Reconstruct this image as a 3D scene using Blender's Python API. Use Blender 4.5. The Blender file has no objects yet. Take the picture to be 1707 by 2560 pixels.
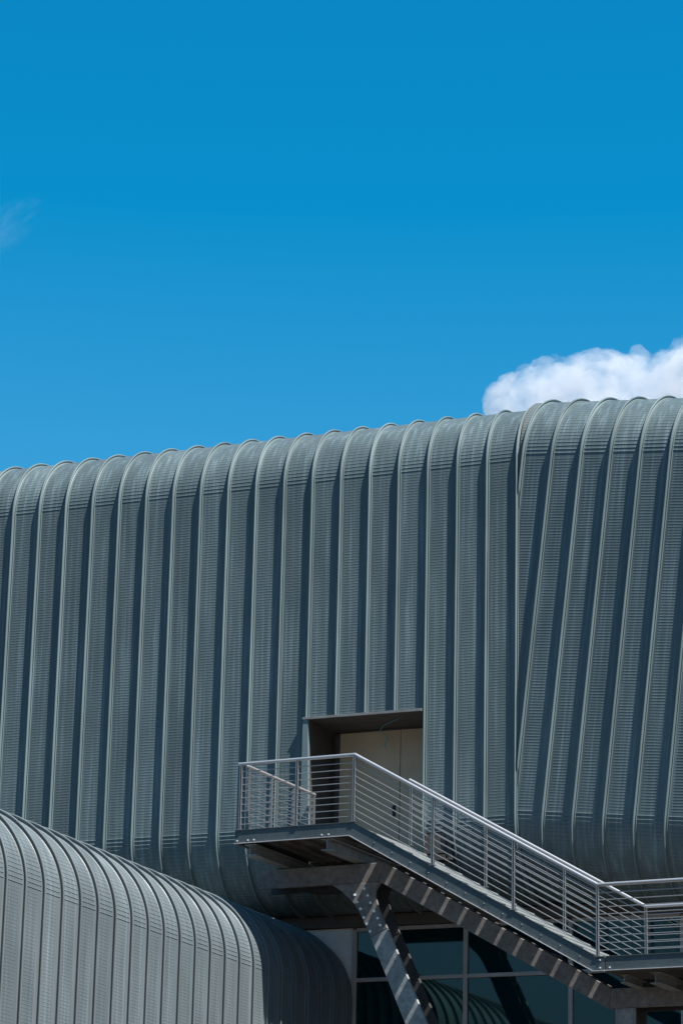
import bpy, bmesh, math, random
from mathutils import Vector, Matrix, noise

random.seed(7)
R = math.radians
SC = bpy.context.scene
COL = SC.collection

# ------------------------------------------------------------------ helpers
def link(o, parent=None):
    COL.objects.link(o)
    if parent is not None:
        o.parent = parent
    return o

def tag(o, label=None, cat=None, group=None, kind=None):
    if label: o['label'] = label
    if cat: o['category'] = cat
    if group: o['group'] = group
    if kind: o['kind'] = kind
    return o

def empty(name, loc=(0, 0, 0), rz=0.0):
    o = bpy.data.objects.new(name, None)
    o.empty_display_size = 0.3
    o.location = loc
    o.rotation_euler = (0, 0, rz)
    return link(o)

def build(name, bm, mat, parent=None, smooth=None):
    bmesh.ops.recalc_face_normals(bm, faces=bm.faces[:])
    me = bpy.data.meshes.new(name)
    bm.to_mesh(me); bm.free()
    me.materials.append(mat)
    if smooth is not None:
        for p in me.polygons: p.use_smooth = True
        try: me.set_sharp_from_angle(angle=R(smooth))
        except Exception: pass
    return link(bpy.data.objects.new(name, me), parent)

def box(bm, lo, hi, bev=0.0):
    lo = Vector(lo); hi = Vector(hi)
    m = Matrix.Translation((lo + hi) / 2) @ Matrix.Diagonal((hi - lo).to_4d())
    m[3][3] = 1.0
    r = bmesh.ops.create_cube(bm, size=1.0, matrix=m)
    if bev > 0:
        es = list({e for v in r['verts'] for e in v.link_edges})
        bmesh.ops.bevel(bm, geom=es, offset=bev, segments=1, affect='EDGES', profile=0.5)

def rod(bm, a, b, r, seg=12):
    a = Vector(a); b = Vector(b); d = b - a
    m = Matrix.Translation((a + b) / 2) @ d.to_track_quat('Z', 'Y').to_matrix().to_4x4()
    bmesh.ops.create_cone(bm, cap_ends=True, segments=seg, radius1=r, radius2=r, depth=d.length, matrix=m)

def ball(bm, c, r):
    bmesh.ops.create_uvsphere(bm, u_segments=12, v_segments=8, radius=r, matrix=Matrix.Translation(c))

def tube(bm, pts, r, seg=12):
    for a, b in zip(pts[:-1], pts[1:]): rod(bm, a, b, r, seg)
    for p in pts[1:-1]: ball(bm, p, r * 1.0)

def prism(bm, poly, t0, t1):
    """polygon of (s, z) extruded along y from t0 to t1"""
    a = [bm.verts.new((s, t0, z)) for s, z in poly]
    b = [bm.verts.new((s, t1, z)) for s, z in poly]
    n = len(poly)
    bm.faces.new(a); bm.faces.new(b[::-1])
    for i in range(n):
        bm.faces.new((a[i], b[i], b[(i + 1) % n], a[(i + 1) % n]))

# ------------------------------------------------------------------ materials
def nodes(name):
    m = bpy.data.materials.new(name); m.use_nodes = True
    nt = m.node_tree
    return m, nt, nt.nodes['Principled BSDF']

def N(nt, kind, **kw):
    n = nt.nodes.new(kind)
    for k, v in kw.items(): setattr(n, k, v)
    return n

def noise_tex(nt, scale, stretch=(1, 1, 1), detail=4.0, rough=0.55, space='Object', rnd=False):
    tc = N(nt, 'ShaderNodeTexCoord')
    mp = N(nt, 'ShaderNodeMapping')
    mp.inputs['Scale'].default_value = stretch
    nt.links.new(tc.outputs[space], mp.inputs['Vector'])
    if rnd:
        oi = N(nt, 'ShaderNodeObjectInfo')
        mu = N(nt, 'ShaderNodeMath', operation='MULTIPLY'); mu.inputs[1].default_value = 37.0
        cx = N(nt, 'ShaderNodeCombineXYZ')
        nt.links.new(oi.outputs['Random'], mu.inputs[0])
        nt.links.new(mu.outputs[0], cx.inputs['X'])
        nt.links.new(cx.outputs[0], mp.inputs['Location'])
    n = N(nt, 'ShaderNodeTexNoise')
    n.inputs['Scale'].default_value = scale
    n.inputs['Detail'].default_value = detail
    n.inputs['Roughness'].default_value = rough
    nt.links.new(mp.outputs[0], n.inputs['Vector'])
    return n

def ramp(nt, src, stops):
    r = N(nt, 'ShaderNodeValToRGB')
    el = r.color_ramp.elements
    while len(el) < len(stops): el.new(0.5)
    for e, (p, c) in zip(el, stops):
        e.position = p; e.color = (*c, 1) if len(c) == 3 else c
    nt.links.new(src, r.inputs['Fac'])
    return r

def mix(nt, fac, a, b, mode='MIX'):
    m = N(nt, 'ShaderNodeMix', data_type='RGBA', blend_type=mode)
    for s, v in ((0, fac), (6, a), (7, b)):
        if hasattr(v, 'is_output') or isinstance(v, bpy.types.NodeSocket): nt.links.new(v, m.inputs[s])
        else: m.inputs[s].default_value = v if s == 0 else (*v, 1)
    return m.outputs[2]

def g(v): return (v, v, v)

def cladding(name, base, rough=0.42, streak=1.0, rust=False):
    m, nt, b = nodes(name)
    oi = N(nt, 'ShaderNodeObjectInfo')
    tint = ramp(nt, oi.outputs['Random'], [(0, g(0.90)), (1, g(1.08))])
    n1 = noise_tex(nt, 1.0, (15, 4, 0.45), 4, 0.55, rnd=True)          # run-off streaks down the sheet
    s1 = ramp(nt, n1.outputs['Fac'], [(0.34, g(1 - 0.12 * streak)), (0.52, g(1.0)), (0.68, g(1 + 0.5 * streak))])
    n2 = noise_tex(nt, 1.6, (1, 1, 0.5), 3, 0.5, rnd=True)            # broad patches of chalking
    s2 = ramp(nt, n2.outputs['Fac'], [(0.3, g(0.9)), (0.7, g(1.1))])
    c = mix(nt, 1.0, base, tint.outputs[0], 'MULTIPLY')
    c = mix(nt, 1.0, c, s1.outputs[0], 'MULTIPLY')
    c = mix(nt, 1.0, c, s2.outputs[0], 'MULTIPLY')
    if rust:
        n3 = noise_tex(nt, 9.0, (1, 1, 1), 4, 0.7)
        f0 = ramp(nt, n3.outputs['Fac'], [(0.38, g(0.0)), (0.60, g(0.75))])
        ge = N(nt, 'ShaderNodeNewGeometry'); sx = N(nt, 'ShaderNodeSeparateXYZ'); nt.links.new(ge.outputs['Position'], sx.inputs[0])
        mr = N(nt, 'ShaderNodeMapRange'); mr.inputs['From Min'].default_value = 9.056; mr.inputs['From Max'].default_value = 9.085
        mr.inputs['To Min'].default_value = 1; mr.inputs['To Max'].default_value = 0.08
        nt.links.new(sx.outputs[0], mr.inputs['Value'])
        mm = N(nt, 'ShaderNodeMath', operation='MULTIPLY'); nt.links.new(f0.outputs[0], mm.inputs[0]); nt.links.new(mr.outputs[0], mm.inputs[1])
        f = mm
        c = mix(nt, f.outputs[0], c, (0.15, 0.105, 0.065))
    nt.links.new(c, b.inputs['Base Color'])
    rr = ramp(nt, n2.outputs['Fac'], [(0.3, g(rough - 0.06)), (0.7, g(rough + 0.1))])
    nt.links.new(rr.outputs[0], b.inputs['Roughness'])
    b.inputs['Specular IOR Level'].default_value = 0.25
    n4 = noise_tex(nt, 2.2, (1.6, 1.6, 0.5), 2, 0.5, rnd=True)         # slight buckling of the thin sheet
    bp = N(nt, 'ShaderNodeBump'); bp.inputs['Strength'].default_value = 0.25; bp.inputs['Distance'].default_value = 0.02
    nt.links.new(n4.outputs['Fac'], bp.inputs['Height']); nt.links.new(bp.outputs[0], b.inputs['Normal'])
    return m

def mottled(name, base, vary=0.25, scale=14, rough=0.5, metal=0.0, spec=0.4, warm=None):
    m, nt, b = nodes(name)
    n1 = noise_tex(nt, scale, (1, 1, 1), 6, 0.65, rnd=True)
    s1 = ramp(nt, n1.outputs['Fac'], [(0.32, g(1 - vary)), (0.5, g(1.0)), (0.7, g(1 + vary))])
    n2 = noise_tex(nt, 2.3, (1, 1, 1), 3, 0.5, rnd=True)
    s2 = ramp(nt, n2.outputs['Fac'], [(0.3, g(1 - vary * 0.6)), (0.7, g(1 + vary * 0.6))])
    c = mix(nt, 1.0, base, s1.outputs[0], 'MULTIPLY')
    c = mix(nt, 1.0, c, s2.outputs[0], 'MULTIPLY')
    if warm:
        n3 = noise_tex(nt, 5.0, (1, 1, 1), 5, 0.7, rnd=True)
        f = ramp(nt, n3.outputs['Fac'], [(0.5, g(0.0)), (0.72, g(0.7))])
        c = mix(nt, f.outputs[0], c, warm)
    nt.links.new(c, b.inputs['Base Color'])
    b.inputs['Roughness'].default_value = rough
    b.inputs['Metallic'].default_value = metal
    b.inputs['Specular IOR Level'].default_value = spec
    bp = N(nt, 'ShaderNodeBump'); bp.inputs['Strength'].default_value = 0.08; bp.inputs['Distance'].default_value = 0.01
    nt.links.new(n1.outputs['Fac'], bp.inputs['Height'])
    nt.links.new(bp.outputs[0], b.inputs['Normal'])
    return m

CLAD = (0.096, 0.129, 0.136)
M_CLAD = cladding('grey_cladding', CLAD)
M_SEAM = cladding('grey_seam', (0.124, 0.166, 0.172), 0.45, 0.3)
M_CLAD2 = cladding('pale_cladding', (0.118, 0.144, 0.154), 0.45, 0.8)
M_SEAM2 = cladding('pale_seam', (0.12, 0.14, 0.145), 0.45, 0.3)
M_RUST = cladding('rust_stained_cladding', (0.105, 0.13, 0.132), 0.5, 0.5, rust=True)
M_FLASH = mottled('flashing', (0.17, 0.18, 0.18), 0.15, 10, 0.5, warm=(0.12, 0.085, 0.06))
M_GALV = mottled('galvanised_steel', (0.056, 0.074, 0.080), 0.22, 16, 0.5, warm=(0.066, 0.066, 0.062))
M_EDGE = mottled('bright_steel_edge', (0.42, 0.40, 0.40), 0.15, 20, 0.5)
M_POST = mottled('post_steel', (0.185, 0.195, 0.20), 0.12, 30, 0.42, 0.4, 0.5)
M_TREAD = mottled('tread_steel', (0.24, 0.26, 0.265), 0.15, 20, 0.45)
M_RAIL = mottled('brushed_rail_steel', (0.43, 0.43, 0.44), 0.08, 30, 0.36, 0.55, 0.5)
M_BAR = mottled('rail_bar_steel', (0.29, 0.295, 0.30), 0.06, 30, 0.34, 0.6, 0.5)
M_FRAME = mottled('weathered_frame_steel', (0.168, 0.156, 0.150), 0.32, 12, 0.65, warm=(0.15, 0.125, 0.11))
M_COLUMN = mottled('galvanised_column_steel', (0.235, 0.25, 0.25), 0.3, 13, 0.55)
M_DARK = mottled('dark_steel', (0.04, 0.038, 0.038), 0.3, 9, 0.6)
M_BOLT = mottled('zinc_bolt', (0.60, 0.63, 0.63), 0.1, 20, 0.4, 0.3)
M_BOLT2 = mottled('shade_lifted_zinc_bolt', (0.85, 0.88, 0.87), 0.05, 20, 0.4, 0.2)  # same zinc, colour lightened to offset the shade on the gusset bolts
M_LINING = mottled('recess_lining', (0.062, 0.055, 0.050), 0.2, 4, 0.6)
M_DOOR = mottled('beige_door_paint', (0.44, 0.365, 0.255), 0.07, 2.5, 0.5)
M_BLACK = mottled('black_fitting', (0.02, 0.02, 0.02), 0.2, 9, 0.4)
M_MULL = mottled('mullion_paint', (0.42, 0.39, 0.37), 0.1, 6, 0.5)
M_RENDER = mottled('white_render', (0.78, 0.74, 0.70), 0.06, 3, 0.85, warm=(0.66, 0.62, 0.58))
M_CABLE = mottled('teal_cable', (0.05, 0.22, 0.24), 0.1, 9, 0.5)
M_SOFFIT = mottled('soffit_board', (0.10, 0.092, 0.08), 0.2, 3, 0.8)
M_GROUND = mottled('dark_paving', (0.050, 0.038, 0.026), 0.2, 0.8, 0.9)

M_GLASS, _nt, _b = nodes('dark_window_glass')
_b.inputs['Base Color'].default_value = (0.003, 0.020, 0.024, 1)
_b.inputs['Roughness'].default_value = 0.03
_b.inputs['Specular Tint'].default_value = (0.55, 1.0, 0.95, 1)
_b.inputs['Specular IOR Level'].default_value = 0.95
_n = noise_tex(_nt, 0.7, (1, 1, 1), 1, 0.4)
_bp = N(_nt, 'ShaderNodeBump'); _bp.inputs['Strength'].default_value = 0.05; _bp.inputs['Distance'].default_value = 0.05
_nt.links.new(_n.outputs['Fac'], _bp.inputs['Height']); _nt.links.new(_bp.outputs[0], _b.inputs['Normal'])

# ------------------------------------------------------------------ corrugated shell
BAY = 0.5
def shell_points(zb, H, rb, rt, ext_b, ext_t, beads=True, cut=None):
    """(n, z, nn, nz, bead height, arc?) along the section of a rolled sheet: soffit, rolled foot, flat face, rolled top, roof."""
    La, Lt = rb * math.pi / 2 if rb else 0.0, rt * math.pi / 2
    S1, S2 = ext_b, ext_b + La
    S3 = S2 + H; S4 = S3 + Lt; S5 = S4 + ext_t
    def pos(s):
        if s < S1:
            return (-rb - (S1 - s), zb - rb, 0.0, -1.0)
        if s < S2:
            a = -math.pi / 2 + (s - S1) / rb
            return (-rb + rb * math.cos(a), zb + rb * math.sin(a), math.cos(a), math.sin(a))
        if s <= S3:
            return (0.0, zb + s - S2, 1.0, 0.0)
        if s < S4:
            a = (s - S3) / rt
            return (-rt + rt * math.cos(a), zb + H + rt * math.sin(a), math.cos(a), math.sin(a))
        return (-rt - (s - S4), zb + H + rt, 0.0, 1.0)
    out = []
    def add(s, h, arc): out.append((s, *pos(s), h, arc))
    if beads:
        add(0, 0, 1)
        s = S2 - 0.031
        low = []
        while s > 0.05: low.append(s); s -= 0.06
        for s in low[::-1]:
            add(s - .003, 0, 1); add(s, .0058, 1); add(s + .009, 0, 1)
        s = S2 + 0.045
        while s < S3 - 0.03:
            add(s - .0012, 0, 0); add(s, .0022, 0); add(s + .007, 0, 0); s += 0.045
        s = S3 + 0.031; hh = .0066
        while s < S4 + 0.4:
            add(s - .003, 0, 1); add(s, hh, 1); add(s + .009, 0, 1); hh = max(.0024, hh * .92); s += 0.06
        if S5 > S4 + 0.45: add(S5, 0, 1)
    else:
        st = [0.0]
        if rb: st += [S1 + La * i / 24 for i in range(25)]
        else: st = [S2]
        st += [S2 + H * i / 4 for i in range(1, 4)]
        st += [S3 + Lt * i / 24 for i in range(25)] + [S5]
        st = sorted(set(round(x, 5) for x in st))
        for s in st: add(s, 0, 1)
    if cut:
        def keep(p): return cut[0] <= p[2] <= cut[1] and p[0] < S4
        z0 = [p for p in out if keep(p)]
        if beads is False:
            extra = []
            for zz in cut:
                if zb <= zz <= zb + H: extra.append((S2 + zz - zb, 0.0, zz, 1.0, 0.0, 0, 1))
            z0 = sorted(z0 + extra)
        else:
            if zb <= cut[0] <= zb + H: z0 = [(0, 0.0, cut[0], 1.0, 0.0, 0, 0)] + z0
        if cut[1] > 1e8: z0 += [p for p in out if p[0] >= S4]
        out = z0
    return out

US = [0.0, .050, .062, .074, .40, .415, .45, 0.5]
FLATF = [0, 0, 0, 1, 1, 0, 0, 0]
ARCF = [.7, .7, 1, 1, 1, 1, 1, 1]
def panel_bm(pts, width=BAY):
    bm = bmesh.new()
    rows = []
    for (s, n, z, nn, nz, h, arc) in pts:
        row = []
        for u, ff, af in zip(US, FLATF, ARCF):
            k = h * (af if arc else ff)
            row.append(bm.verts.new((u, -(n + nn * k), z + nz * k)))
        rows.append(row)
    for a, b in zip(rows[:-1], rows[1:]):
        for i in range(len(US) - 1):
            bm.faces.new((a[i], a[i + 1], b[i + 1], b[i]))
    return bm

def seam_section(p, r=0.0155, w=0.004):
    """standing seam: thin neck, round bulb head, small upstand at the foot"""
    c = p - r
    out = [(-.02, -.004), (-.012, .004), (-w, .012), (-w, c - r * .95)]
    for k in range(9):
        a = math.radians(235 - k * 290 / 8)
        out.append((r * math.cos(a), c + r * math.sin(a)))
    out += [(w, c - r * .95), (w, .014), (.012, .006), (.019, .006), (.023, .012), (.031, .012), (.036, .0), (.036, -.006)]
    return out

def seam_bm(pts, p, r=0.0155):
    sec = seam_section(p, r)
    bm = bmesh.new(); rows = []
    for (s, n, z, nn, nz, h, arc) in pts:
        rows.append([bm.verts.new((u, -(n + nn * d), z + nz * d)) for u, d in sec])
    m = len(sec)
    for a, b in zip(rows[:-1], rows[1:]):
        for i in range(m):
            bm.faces.new((a[i], a[(i + 1) % m], b[(i + 1) % m], b[i]))
    bm.faces.new(rows[0]); bm.faces.new(rows[-1][::-1])
    return bm

def clip(bm, co, no):
    geom = bm.verts[:] + bm.edges[:] + bm.faces[:]
    bmesh.ops.bisect_plane(bm, geom=geom, plane_co=co, plane_no=no, clear_inner=True)

# ------------------------------------------------------------------ main hall
ZB, H, RB, RT = 9.208, 5.612, 1.20, 1.185
FIN = 0.060
hall = tag(empty('corrugated_hall'), 'large grey ribbed metal hall with rolled roof edge and rounded overhanging foot, behind the stairs', 'building')
full = shell_points(ZB, H, RB, RT, 0.55, 9.0)
fine = shell_points(ZB, H, RB, RT, 0.55, 9.0, beads=False)
LINTEL, FLOOR = 10.93, 8.66
upper = shell_points(ZB, H, RB, RT, 0.55, 9.0, cut=(LINTEL, 1e9))
lower = shell_points(ZB, H, RB, RT, 0.55, 9.0, cut=(-1e9, FLOOR - 0.2))
f_upper = shell_points(ZB, H, RB, RT, 0.55, 9.0, beads=False, cut=(LINTEL + 0.012, 1e9))
f_lower = shell_points(ZB, H, RB, RT, 0.55, 9.0, beads=False, cut=(-1e9, FLOOR - 0.2))

def joined(pa, pb, fn, *a):
    bm = fn(pa, *a)
    b2 = fn(pb, *a)
    me = bpy.data.meshes.new('tmp'); b2.to_mesh(me); b2.free()
    bm.from_mesh(me); bpy.data.meshes.remove(me)
    return bm

p0 = build('cladding_panel', panel_bm(full), M_CLAD, hall); p0.location.x = -4 * BAY
p1 = build('cladding_panel', joined(upper, lower, panel_bm), M_CLAD, hall); p1.location.x = 11 * BAY
for i in range(-3, 18):
    if i == 11: continue
    o = (p1 if 11 <= i <= 14 else p0).copy(); link(o, hall); o.location.x = i * BAY
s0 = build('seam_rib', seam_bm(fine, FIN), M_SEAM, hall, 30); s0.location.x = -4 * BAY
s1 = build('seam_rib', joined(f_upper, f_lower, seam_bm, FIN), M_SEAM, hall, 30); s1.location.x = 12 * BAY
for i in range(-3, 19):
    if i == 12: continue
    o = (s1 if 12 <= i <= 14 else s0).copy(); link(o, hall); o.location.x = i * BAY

# tilted section right of the mitre: same section, axis dipping to the right
GY, DE = 0.09503, 0.11314
O = Vector((8.4767, 0.05, 9.3374))
uu = Vector((math.cos(GY) * math.cos(DE), -math.sin(GY) * math.cos(DE), -math.sin(DE)))
rr = Vector((math.cos(GY) * math.sin(DE), -math.sin(GY) * math.sin(DE), math.cos(DE)))
vv = rr.cross(uu)
MR = Matrix((uu, vv, rr)).transposed().to_4x4(); MR.translation = O
MRI = MR.inverted()
H2 = 5.60
full2 = shell_points(0, H2, RB, RT, 0.55, 9.0)
fine2 = shell_points(0, H2, RB, RT, 0.55, 9.0, beads=False)
SEAM_X = 9.0 + 0.045
pc = MRI @ Vector((SEAM_X, 0, 10)); pn = (MRI.to_3x3() @ Vector((1, 0, 0))).normalized()
def place_right(name, bm, mat, k, sm=None):
    off = Vector((k * BAY, 0, 0))
    if k <= 3: clip(bm, pc - off, pn)
    if not bm.verts: bm.free(); return None
    o = build(name, bm, mat, hall, sm)
    o.matrix_local = MR @ Matrix.Translation(off)
    return o
pr = sr = None
for k in range(-2, 11):
    if k > 4:
        for src in (pr, sr):
            o = src.copy(); link(o, hall); o.matrix_local = MR @ Matrix.Translation((k * BAY, 0, 0))
        continue
    a = place_right('cladding_panel', panel_bm(full2), M_RUST if k == -1 else M_CLAD, k)
    if a and k == -1: a['label'] = 'brown stained wedge of sheet at the mitre joint'
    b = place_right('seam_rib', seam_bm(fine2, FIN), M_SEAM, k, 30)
    if k == 4: pr, sr = a, b

# back of the hall, closing the shell
bm = bmesh.new(); box(bm, (-4, 10.0, 5.5), (16, 10.25, 16.0)); build('rear_wall', bm, M_CLAD, hall)
bm = bmesh.new(); box(bm, (-3.5, 1.75, 8.02), (15.5, 9.98, 8.3)); build('floor_slab', bm, M_SOFFIT, hall)

# doorway recess
UL, UR = 5.515, 7.475
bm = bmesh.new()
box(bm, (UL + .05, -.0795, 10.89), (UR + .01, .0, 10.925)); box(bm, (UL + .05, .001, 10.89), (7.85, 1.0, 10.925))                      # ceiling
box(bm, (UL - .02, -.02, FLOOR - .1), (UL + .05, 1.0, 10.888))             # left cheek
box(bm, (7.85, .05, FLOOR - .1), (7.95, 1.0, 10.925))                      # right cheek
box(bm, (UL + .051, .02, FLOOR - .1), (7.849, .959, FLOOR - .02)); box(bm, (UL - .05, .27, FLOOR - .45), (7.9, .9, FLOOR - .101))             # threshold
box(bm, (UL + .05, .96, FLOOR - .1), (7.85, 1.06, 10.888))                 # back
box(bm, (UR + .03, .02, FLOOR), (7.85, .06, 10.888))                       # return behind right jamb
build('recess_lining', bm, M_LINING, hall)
bm = bmesh.new()
box(bm, (UL - .05, -.103, 10.888), (UR + .0, -.08, 10.926), .002)
box(bm, (UL - .05, -.08, 10.926), (UR + .0, .0, 10.932))
build('lintel_flashing', bm, M_FLASH, hall)
bm = bmesh.new()
prism(bm, [(UL - .045, 10.885), (UL + .037, 10.885), (UL + .105, FLOOR), (UL - .06, FLOOR)], -.088, -.0205)
build('jamb_flashing', bm, M_SEAM, hall)
for (a, b, hs) in ((5.69, 6.728, 6.64), (6.737, 7.80, None)):
    bm = bmesh.new(); box(bm, (a, .90, FLOOR), (b, .955, 10.86), .004)
    d = build('door_leaf', bm, M_DOOR, hall)
    if hs:
        bm = bmesh.new(); box(bm, (hs - .028, .888, 9.46), (hs + .028, .899, 9.64), .004)
        rod(bm, (hs, .887, 9.59), (hs, .84, 9.59), .018, 14); rod(bm, (hs, .887, 9.50), (hs, .875, 9.50), .012, 14)
        build('door_handle', bm, M_BLACK, d)
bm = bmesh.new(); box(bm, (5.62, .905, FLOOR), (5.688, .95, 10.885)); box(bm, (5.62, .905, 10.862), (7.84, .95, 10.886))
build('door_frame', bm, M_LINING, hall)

# loose cable hanging from the recess ceiling
bm = bmesh.new()
cp = [(6.98, .25, 10.885), (6.80, .30, 10.845), (6.66, .34, 10.80), (6.61, .35, 10.74), (6.66, .35, 10.68), (6.715, .36, 10.62), (6.725, .36, 10.57), (6.69, .36, 10.52), (6.64, .36, 10.49), (6.615, .36, 10.475)]
tube(bm, cp, .006, 8)
tube(bm, [(6.69, .36, 10.52), (6.70, .365, 10.47), (6.72, .365, 10.43)], .007, 8)
tag(build('dangling_cable', bm, M_CABLE, None, 40), 'thin frayed teal cable dangling from the recess ceiling above the doors', 'cable')

# ------------------------------------------------------------------ lower wing (runs at right angles under the hall)
annex = tag(empty('curved_wing', (5.84, 0, 0), R(90) + 0.0125), 'lower pale ribbed metal wing with rolled roof edge, sunlit, running under the hall', 'building')
AZ = 6.60; ART = 1.17
wa = shell_points(-1.4, AZ + 1.4, 0, ART, 0.0, 6.0)
wf = shell_points(-1.4, AZ + 1.4, 0, ART, 0.0, 6.0, beads=False)
V0 = -9.58 - 5.84 * 0.0
q0 = build('cladding_panel', panel_bm(wa), M_CLAD2, annex)
q1 = build('seam_rib', seam_bm(wf, .062, .014), M_SEAM2, annex, 30)
KS = list(range(-6, 22))
for j, k in enumerate(KS):
    for src in (q0, q1):
        o = src if j == 0 else src.copy()
        if j: link(o, annex)
        o.location.x = V0 + k * BAY

# ------------------------------------------------------------------ walls under the hall
GV = 1.35
bm = bmesh.new(); box(bm, (3.0, GV - .02, -1.4), (5.80, GV + .25, 7.80))
tag(build('rendered_wall', bm, M_RENDER), 'plain white rendered wall under the hall, between the curved wing and the windows', 'wall')
gw = tag(empty('glazed_wall', (5.80, GV, -1.4)), 'dark glass wall with grey mullions under the hall overhang, behind the stair frame', 'window wall')
GX = -5.80
mx = [5.835, 7.705, 9.42, 11.2, 13.0, 14.8]
zs = [-1.36, 1.2, 3.3, 5.2, 6.975, 7.77]
for x in mx:
    bm = bmesh.new(); box(bm, (x + GX - .032, -.05, 0), (x + GX + .032, .06, 9.17), .004); build('mullion', bm, M_MULL, gw)
for a, b in zip(mx[:-1], mx[1:]):
    for z in zs:
        bm = bmesh.new(); box(bm, (a + GX + .033, -.04, z + 1.4 - .03), (b + GX - .033, .05, z + 1.4 + .03), .004); build('transom', bm, M_MULL, gw)
    for z0_, z1_ in zip(zs[:-1], zs[1:]):
        bm = bmesh.new(); box(bm, (a + GX + .033, .0, z0_ + 1.431), (b + GX - .033, .012, z1_ + 1.369)); build('window_pane', bm, M_GLASS, gw)
bm = bmesh.new()
box(bm, (3.0, GV - .12, 7.81), (15, GV + .2, 7.99), .005)
build('head_beam', bm, M_SOFFIT, hall)

# ------------------------------------------------------------------ staircase
SB = 0.055
stair = tag(empty('steel_staircase', (7.42392, -2.578558, 0), -SB), 'outdoor galvanised steel staircase with landing and thin-barred handrails', 'staircase')
L1, W, D1, LF = 1.945, 1.943, 2.40, 3.796
Z1, Z1B, Z2, Z2B = 8.675, 8.466, 6.531, 6.325
SE = 8.5
SL = (Z2 - Z1) / LF

def channel(name, top, bot, t, outward, mat=M_GALV, th=.012, fl=.05):
    """plate along y=t with flanges along its top and bottom edges; top / bot are (s, z) polylines"""
    bm = bmesh.new()
    prism(bm, top + bot[::-1], t, t + th * (-outward))
    o = build(name, bm, mat, stair)
    for line, sg, f, m in ((top, -1, .012, M_GALV), (bot, 1, .03, M_EDGE)):
        b = [(s, z + sg * .011) for s, z in line]
        t0 = t + outward * f; t1 = t + outward * .0005
        bm = bmesh.new(); prism(bm, line + b[::-1], min(t0, t1), max(t0, t1))
        build('flange', bm, m, o)
    return o

BK = (-0.055, Z1B); BK2 = (3.735, Z2B)
f1 = channel('landing_fascia', [(-L1, Z1), (0, Z1)], [(-L1, Z1B), BK], 0, -1)
f2 = channel('stair_stringer', [(0.001, Z1), (LF, Z2), (3.905, Z2)], [(BK[0] + .001, Z1B), BK2, (3.905, Z2B)], 0, -1)
f3 = channel('landing_fascia', [(3.918, Z2), (SE, Z2)], [(3.918, Z2B), (SE, Z2B)], 0, -1)
f4 = channel('stair_stringer', [(0.001, Z1), (LF, Z2), (3.905, Z2)], [(BK[0] + .001, Z1B), BK2, (3.905, Z2B)], W, 1)
f5 = channel('landing_fascia', [(3.918, Z2), (SE, Z2)], [(3.918, Z2B), (SE, Z2B)], W, 1)
bm = bmesh.new(); box(bm, (-L1, .014, Z1B), (-L1 + .012, D1, Z1)); box(bm, (-L1 + .0125, .014, Z1B), (-L1 + .06, D1, Z1B + .01))
build('landing_fascia', bm, M_GALV, stair)
bm = bmesh.new(); box(bm, (-L1 + .014, .014, Z1 - .05), (-.02, D1 + .18, Z1 - .016))
for i in range(1, 7):
    x = -L1 + i * L1 / 7.0; box(bm, (x - .02, .014, Z1 - .10), (x + .02, D1, Z1 - .051))
build('landing_deck', bm, M_FRAME, stair)
bm = bmesh.new(); box(bm, (3.506, .014, Z2 - .05), (SE, W - .014, Z2 - .012)); build('landing_deck', bm, M_FRAME, stair)
# treads, open risers
NR = 13; G = LF / NR; RS = (Z1 - Z2) / NR
for k in range(1, NR):
    bm = bmesh.new()
    z = Z1 - k * RS; s = (k - 1) * G
    box(bm, (s + .002, .014, z - .035), (s + G + .010, W - .014, z), .003)
    build('stair_tread', bm, M_TREAD, stair)
# joists under the upper landing and the lower landing
def joist(s, z, t0, t1, w=.19, h=.165):
    bm = bmesh.new()
    box(bm, (s - w / 2, t0, z - .011), (s + w / 2, t1, z))
    box(bm, (s - .006, t0, z - h + .0115), (s + .006, t1, z - .0115))
    box(bm, (s - w / 2, t0, z - h), (s + w / 2, t1, z - h + .011))
    build('floor_joist', bm, M_COLUMN, stair)
joist(-1.70, Z1B - .011, .03, 2.35); joist(-.43, Z1B - .011, .03, 2.35)
joist(4.06, Z2B - .011, .35, 1.05, .12, .11); joist(4.55, Z2B - .011, .25, 1.9, .16, .15); joist(6.3, Z2B - .011, .25, 1.9, .16, .15)
# bolts
def bolt(parent, s, z, t=-.001, r=.0135, name='bolt', mat=None):
    bm = bmesh.new()
    rod(bm, (s, t, z), (s, t - .016, z), r, 6); rod(bm, (s, t - .0162, z), (s, t - .024, z), r * .55, 8)
    return build(name, bm, mat or M_BOLT, parent)
for s in (-1.90, -1.72, -1.62, -.50, -.39): bolt(f1, s, Z1B + .045)
for s, z in ((3.84, Z2 - .055), (3.84, Z2B + .045)): bolt(f2, s, z)
bolt(f3, 3.98, Z2B + .045)
for i in range(12):
    s = .35 + i * .29
    bolt(f2, s, Z1 + SL * s - .135, r=.009, mat=M_COLUMN)

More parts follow.
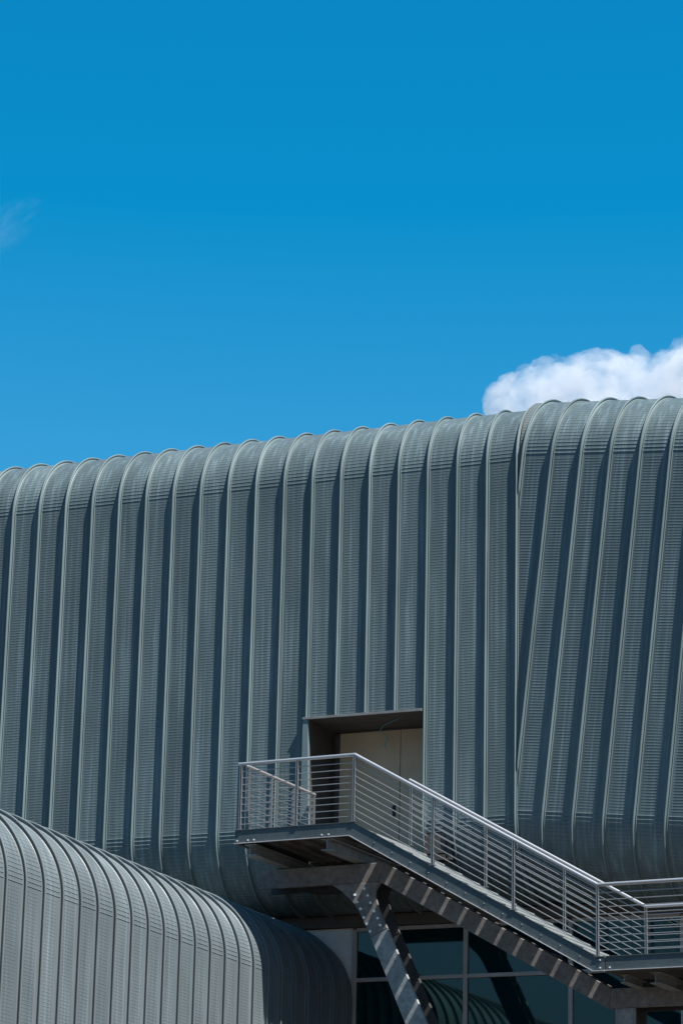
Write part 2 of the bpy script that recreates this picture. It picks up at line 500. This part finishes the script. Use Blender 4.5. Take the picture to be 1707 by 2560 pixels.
# guard rails: top tube, bars and twin-plate posts
RH = 1.0
NB = 9
def guardrail(line, posts, bars, end=None, name='guardrail'):
    """line: list of (s, t, z floor) ; posts: list of (s, t, z, axis) ; bars: straight runs ((s,t,z),(s,t,z))"""
    bm = bmesh.new()
    pts = [Vector((s, t, z + RH)) for s, t, z in line]
    tube(bm, pts, .026, 14)
    ball(bm, pts[0], .026); ball(bm, pts[-1], .026)
    g_ = build(name, bm, M_RAIL, stair, 40)
    for (s, t, z, ax) in posts:
        bm = bmesh.new()
        for sg in (-1, 1):
            if ax == 's': box(bm, (s + sg * .014 - .006, t - .024, z + .0), (s + sg * .014 + .006, t + .024, z + RH - .024), .0015)
            else: box(bm, (s - .024, t + sg * .014 - .006, z + .0), (s + .024, t + sg * .014 + .006, z + RH - .024), .0015)
        box(bm, (s - .045, t - .04, z - .004), (s + .045, t + .03, z + .008))
        for q in range(NB):
            zz = z + .085 + q * .1
            if ax == 's': rod(bm, (s - .024, t, zz), (s + .024, t, zz), .011, 8)
            else: rod(bm, (s, t - .024, zz), (s, t + .024, zz), .011, 8)
        build('rail_post', bm, M_POST, g_)
    for a, b in bars:
        for q in range(NB):
            dz = .085 + q * .1
            bm = bmesh.new(); rod(bm, (a[0], a[1], a[2] + dz), (b[0], b[1], b[2] + dz), .0068, 8)
            build('rail_bar', bm, M_BAR, g_, 40)
    return g_
TI = .02
guardrail([(-L1 + .03, TI, Z1), (0, TI, Z1)], [(-L1 + .07, TI, Z1, 's'), (-.94, TI, Z1, 's'), (.0, TI, Z1, 's')],
          [((-L1 + .07, TI, Z1), (0, TI, Z1))])
guardrail([(-L1 + .10, TI + .12, Z1 - .01), (-L1 + .10, D1 - .03, Z1 - .01)],
          [(-L1 + .10, .18, Z1 - .01, 't'), (-L1 + .10, .92, Z1 - .01, 't'), (-L1 + .10, 1.66, Z1 - .01, 't'), (-L1 + .10, D1 - .06, Z1 - .01, 't')],
          [((-L1 + .10, .18, Z1 - .01), (-L1 + .10, D1 - .06, Z1 - .01))])
def zf(s): return Z1 + SL * s
guardrail([(0, TI, Z1), (LF, TI, Z2)], [(s, TI, zf(s), 's') for s in (1.272, 2.53)] + [(LF, TI, Z2, 's')], [((0, TI, Z1), (LF, TI, Z2))])
WI = W - .02
guardrail([(0, WI, Z1), (LF, WI, Z2)], [(s, WI, zf(s), 's') for s in (.03, 1.272, 2.53)] + [(LF, WI, Z2, 's')], [((0, WI, Z1), (LF, WI, Z2))])
guardrail([(LF, TI, Z2), (SE, TI, Z2)], [(s, TI, Z2, 's') for s in (6.2, SE - .05)], [((LF, TI, Z2), (SE, TI, Z2))])
guardrail([(LF, WI, Z2), (SE, WI, Z2)], [(s, WI, Z2, 's') for s in (6.2, SE - .05)], [((LF, WI, Z2), (SE, WI, Z2))])

# ------------------------------------------------------------------ support frame
fr = tag(empty('support_frame', (7.42392, -2.578558, 0), -SB), 'dark bolted steel frame of kinked beams and raking columns carrying the staircase', 'steel frame')
TB = 1.10
def member(name, poly, t0, t1, mat, par=None, bev=.006):
    bm = bmesh.new(); prism(bm, poly, t0, t1)
    if bev: bmesh.ops.bevel(bm, geom=bm.edges[:], offset=bev, segments=1, affect='EDGES', profile=.5)
    return build(name, bm, mat, par or fr)
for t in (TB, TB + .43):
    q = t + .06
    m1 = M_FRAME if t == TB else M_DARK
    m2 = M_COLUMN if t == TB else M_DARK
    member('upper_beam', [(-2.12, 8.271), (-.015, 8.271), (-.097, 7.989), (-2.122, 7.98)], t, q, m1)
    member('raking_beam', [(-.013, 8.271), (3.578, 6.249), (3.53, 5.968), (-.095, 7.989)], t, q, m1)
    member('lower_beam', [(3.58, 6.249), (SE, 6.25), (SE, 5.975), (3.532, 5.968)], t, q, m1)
    # column head (gusset) with its curved throat, then the raking column
    arc = [(-.896, 7.985), (-.80, 7.945), (-.71, 7.885), (-.637, 7.814), (-.55, 7.735), (-.50, 7.69), (-.456, 7.64), (-.41, 7.56), (-.31, 7.37), (-.219, 7.17)]
    gp = arc + [(.065, 7.30), (.042, 7.288), (-.10, 7.62), (-.155, 7.78), (-.158, 7.86), (-.12, 7.93), (-.092, 7.984)]
    gp = arc + [(.06, 7.285), (-.10, 7.62), (-.155, 7.78), (-.150, 7.86), (-.12, 7.93), (-.094, 7.984)]
    gu = member('gusset_plate', gp, t - .004, q - .02, m1)
    k_ = .454
    def cl(z): return -.219 + (7.17 - z) * k_
    def cr(z): return .06 + (7.285 - z) * k_ * 1.02
    member('raking_column', [(-.218, 7.166), (.061, 7.281), (cr(-1.4), -1.4), (cl(-1.4), -1.4)], t, q, m2)
    member('column', [(3.63, 5.966), (3.925, 5.966), (3.925, -1.4), (3.63, -1.4)], t, q, m2)
    if t == TB:
        for s, z in ((-.322, 7.892), (-.485, 7.806), (-.267, 7.786), (-.437, 7.7), (-.217, 7.676), (-.379, 7.594), (-.151, 7.545), (-.323, 7.461), (-.096, 7.44), (-.27, 7.358), (-.052, 7.333), (-.215, 7.249)):
            bolt(gu, s, z, t - .005, .021, mat=M_BOLT2)
for s, z in ((-1.9, 8.0), (-.5, 8.0), (1.2, 7.45), (2.6, 6.66), (4.6, 6.0), (6.5, 6.0)):
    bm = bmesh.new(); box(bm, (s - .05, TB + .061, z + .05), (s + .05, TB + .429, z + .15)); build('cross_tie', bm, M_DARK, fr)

# ------------------------------------------------------------------ ground
bm = bmesh.new()
bmesh.ops.create_circle(bm, cap_ends=True, segments=64, radius=9000, matrix=Matrix.Translation((0, 0, -1.42)))
tag(build('ground', bm, M_GROUND), 'dark asphalt ground around the hall', None, kind='structure')

# ------------------------------------------------------------------ clouds
CRT = Vector((0.919, 0.392, 0.0)).normalized(); CDP = Vector((-0.392, 0.919, 0.0)).normalized(); CUP = Vector((0, 0, 1))
CC = Vector((-474.9, 1284.1, 493.0))
def volume_mat(name, density, aniso=0.2, tex=None, radial=True):
    m = bpy.data.materials.new(name); m.use_nodes = True
    nt = m.node_tree; nt.nodes.remove(nt.nodes['Principled BSDF'])
    v = N(nt, 'ShaderNodeVolumePrincipled')
    v.inputs['Color'].default_value = (.868, .88, .90, 1); v.inputs['Density'].default_value = density; v.inputs['Anisotropy'].default_value = aniso
    nt.links.new(v.outputs[0], nt.nodes['Material Output'].inputs['Volume'])
    if tex:
        n = noise_tex(nt, *tex[:2], 5, 0.6, space='Object')
        r = N(nt, 'ShaderNodeMapRange'); r.inputs['From Min'].default_value = tex[2]; r.inputs['From Max'].default_value = tex[3]
        r.inputs['To Min'].default_value = 0; r.inputs['To Max'].default_value = density
        nt.links.new(n.outputs['Fac'], r.inputs['Value'])
        if not radial:
            nt.links.new(r.outputs[0], v.inputs['Density']); return m
        tc = N(nt, 'ShaderNodeTexCoord'); gr = N(nt, 'ShaderNodeTexGradient', gradient_type='SPHERICAL')
        mm = N(nt, 'ShaderNodeMath', operation='MULTIPLY')
        nt.links.new(tc.outputs['Object'], gr.inputs[0]); nt.links.new(r.outputs[0], mm.inputs[0]); nt.links.new(gr.outputs['Fac'], mm.inputs[1])
        nt.links.new(mm.outputs[0], v.inputs['Density'])
    return m
rnd = random.Random(11)
prof = [(3, -6), (6, 3), (12, 13), (24, 20), (38, 23), (52, 26), (66, 29), (76, 29), (84, 25), (90, 25), (97, 33), (106, 38), (120, 42), (140, 40), (160, 30), (175, 12), (182, -5)]
bm = bmesh.new()
def top(x):
    for (a, za), (b, zb_) in zip(prof[:-1], prof[1:]):
        if a <= x <= b: return za + (zb_ - za) * (x - a) / (b - a)
    return -6
for i in range(420):
    x = rnd.uniform(6, 181); tz = top(x)
    r = rnd.choice((4.0, 6, 8, 10, 13)) * rnd.uniform(.8, 1.2)
    edge = rnd.random() < .6
    z = tz - r * rnd.uniform(.95, 1.25) if edge else rnd.uniform(-30, max(-29, tz - r))
    d = rnd.uniform(-26, 26) * (1 if not edge else .8)
    if z < -34: continue
    bmesh.ops.create_icosphere(bm, subdivisions=2, radius=r, matrix=Matrix.Translation(CC + CRT * x + CUP * z + CDP * d))
for x in range(14, 180, 7):
    for z in (-26, -14, -2):
        if z < top(x) - 14: bmesh.ops.create_icosphere(bm, subdivisions=2, radius=13, matrix=Matrix.Translation(CC + CRT * x + CUP * z))
cl = build('cumulus_cloud', bm, volume_mat('cloud_vapour', 0.065, 0.1, (.06, (1, 1, 1), .40, .66), False))
tag(cl, 'white puffy cloud rising behind the right end of the hall roof', 'cloud')
md = cl.modifiers.new('remesh', 'REMESH'); md.mode = 'VOXEL'; md.voxel_size = 1.0
for nm, sz, st in (('billow', 10.0, 6.0), ('fray', 3.0, 2.6)):
    tx = bpy.data.textures.new(nm, 'CLOUDS'); tx.noise_scale = sz; tx.noise_depth = 4
    dm = cl.modifiers.new(nm, 'DISPLACE'); dm.texture = tx; dm.texture_coords = 'GLOBAL'; dm.strength = st; dm.mid_level = .5
bm = bmesh.new()
bmesh.ops.create_icosphere(bm, subdivisions=3, radius=1.0, matrix=Matrix.Identity(4))
wi = build('wisp_cloud', bm, volume_mat('thin_vapour', 0.015, 0.2, (1.6, (1.0, 1.0, 1.6), .50, .70)))
wi.location = (-682.0, 1152.0, 568.0); wi.rotation_euler = (0, R(-38), R(23)); wi.scale = (26, 18, 11)
tag(wi, 'faint thin wisp of cloud in the open blue sky, far left', 'cloud')

# ------------------------------------------------------------------ camera
FW = Vector((-0.3805379200341261, 0.876645138108932, 0.2944217947878053))
RTV = Vector((0.9197491723624888, 0.39189552702745806, 0.021894196363138236))
UPV = Vector((0.09618914364218967, -0.27912577402640976, 0.9554247489569964))
CP = Vector((24.16990360347097, -41.83368124177351, 0.23804250707087551))
cam = bpy.data.cameras.new('camera'); co = bpy.data.objects.new('camera', cam); COL.objects.link(co)
mw = Matrix((RTV, UPV, -FW)).transposed().to_4x4(); mw.translation = CP
co.matrix_world = mw
cam.sensor_fit = 'VERTICAL'; cam.sensor_height = 24.0; cam.lens = 24.0 * 7430.14 / 2560
cam.clip_start = 0.5; cam.clip_end = 30000
SC.camera = co

# ------------------------------------------------------------------ light
EL = R(59); AZN = R(70.5)
sun_dir = Vector((math.sin(AZN) * math.cos(EL), -math.cos(AZN) * math.cos(EL), math.sin(EL)))
sl = bpy.data.lights.new('sun', 'SUN'); sl.energy = 5.0; sl.angle = R(.53); sl.color = (1.0, .965, .915)
so = bpy.data.objects.new('sun', sl); COL.objects.link(so)
so.rotation_euler = (-sun_dir).to_track_quat('-Z', 'Y').to_euler()
so.location = (40, -30, 60)
w = bpy.data.worlds.new('World'); SC.world = w; w.use_nodes = True
nt = w.node_tree; bg = nt.nodes['Background']
sky = nt.nodes.new('ShaderNodeTexSky'); sky.sky_type = 'NISHITA'; sky.sun_disc = False
sky.sun_elevation = EL; sky.sun_rotation = math.atan2(sun_dir.x, sun_dir.y)
sky.altitude = 0; sky.air_density = 1.0; sky.dust_density = 0.3; sky.ozone_density = 2.5
# deep polarised blue: per-channel gain and lift on the sky colour
sp = nt.nodes.new('ShaderNodeSeparateColor'); cb = nt.nodes.new('ShaderNodeCombineColor')
nt.links.new(sky.outputs[0], sp.inputs[0])
for i, (gain, off, lo) in enumerate(((1.2, -1.50, .03), (1.42, -.25, .2), (1.44, .65, .3))):
    m = nt.nodes.new('ShaderNodeMath'); m.operation = 'MULTIPLY_ADD'
    m.inputs[1].default_value = gain; m.inputs[2].default_value = off
    k = nt.nodes.new('ShaderNodeMath'); k.operation = 'MAXIMUM'; k.inputs[1].default_value = lo
    nt.links.new(sp.outputs[i], m.inputs[0]); src_ = m.outputs[0]
    if i == 0:
        m2 = nt.nodes.new('ShaderNodeMath'); m2.operation = 'MULTIPLY_ADD'; m2.inputs[1].default_value = -.2; m2.inputs[2].default_value = .0
        m3 = nt.nodes.new('ShaderNodeMath'); m3.operation = 'MAXIMUM'; m3.inputs[1].default_value = 0
        m4 = nt.nodes.new('ShaderNodeMath'); m4.operation = 'ADD'
        nt.links.new(sp.outputs[0], m2.inputs[0]); nt.links.new(m2.outputs[0], m3.inputs[0])
        nt.links.new(m3.outputs[0], m4.inputs[0]); nt.links.new(m.outputs[0], m4.inputs[1]); src_ = m4.outputs[0]
    nt.links.new(src_, k.inputs[0]); 
    c = nt.nodes.new('ShaderNodeMath'); c.operation = 'MINIMUM'; c.inputs[1].default_value = (2.1, 3.6, 6.9)[i]
    nt.links.new(k.outputs[0], c.inputs[0]); nt.links.new(c.outputs[0], cb.inputs[i])
# grey haze low over the horizon
tc = nt.nodes.new('ShaderNodeTexCoord'); sz = nt.nodes.new('ShaderNodeSeparateXYZ'); nt.links.new(tc.outputs['Generated'], sz.inputs[0])
hz = nt.nodes.new('ShaderNodeMapRange'); hz.interpolation_type = 'SMOOTHSTEP'
hz.inputs['From Min'].default_value = .04; hz.inputs['From Max'].default_value = .29; hz.inputs['To Min'].default_value = 1; hz.inputs['To Max'].default_value = 0
nt.links.new(sz.outputs[2], hz.inputs['Value'])
nt.links.new(mix(nt, hz.outputs[0], cb.outputs[0], (1.9, 2.8, 3.3)), bg.inputs['Color'])
bg.inputs['Strength'].default_value = 0.05

# ------------------------------------------------------------------ render settings
SC.view_settings.view_transform = 'Standard'; SC.view_settings.look = 'None'
SC.view_settings.exposure = 0.985; SC.view_settings.gamma = 1.0
SC.cycles.use_denoising = True
SC.cycles.max_bounces = 8
SC.cycles.transparent_max_bounces = 64
SC.cycles.volume_bounces = 5
SC.cycles.volume_step_rate = 0.25
SC.cycles.volume_max_steps = 256
SC.render.film_transparent = False
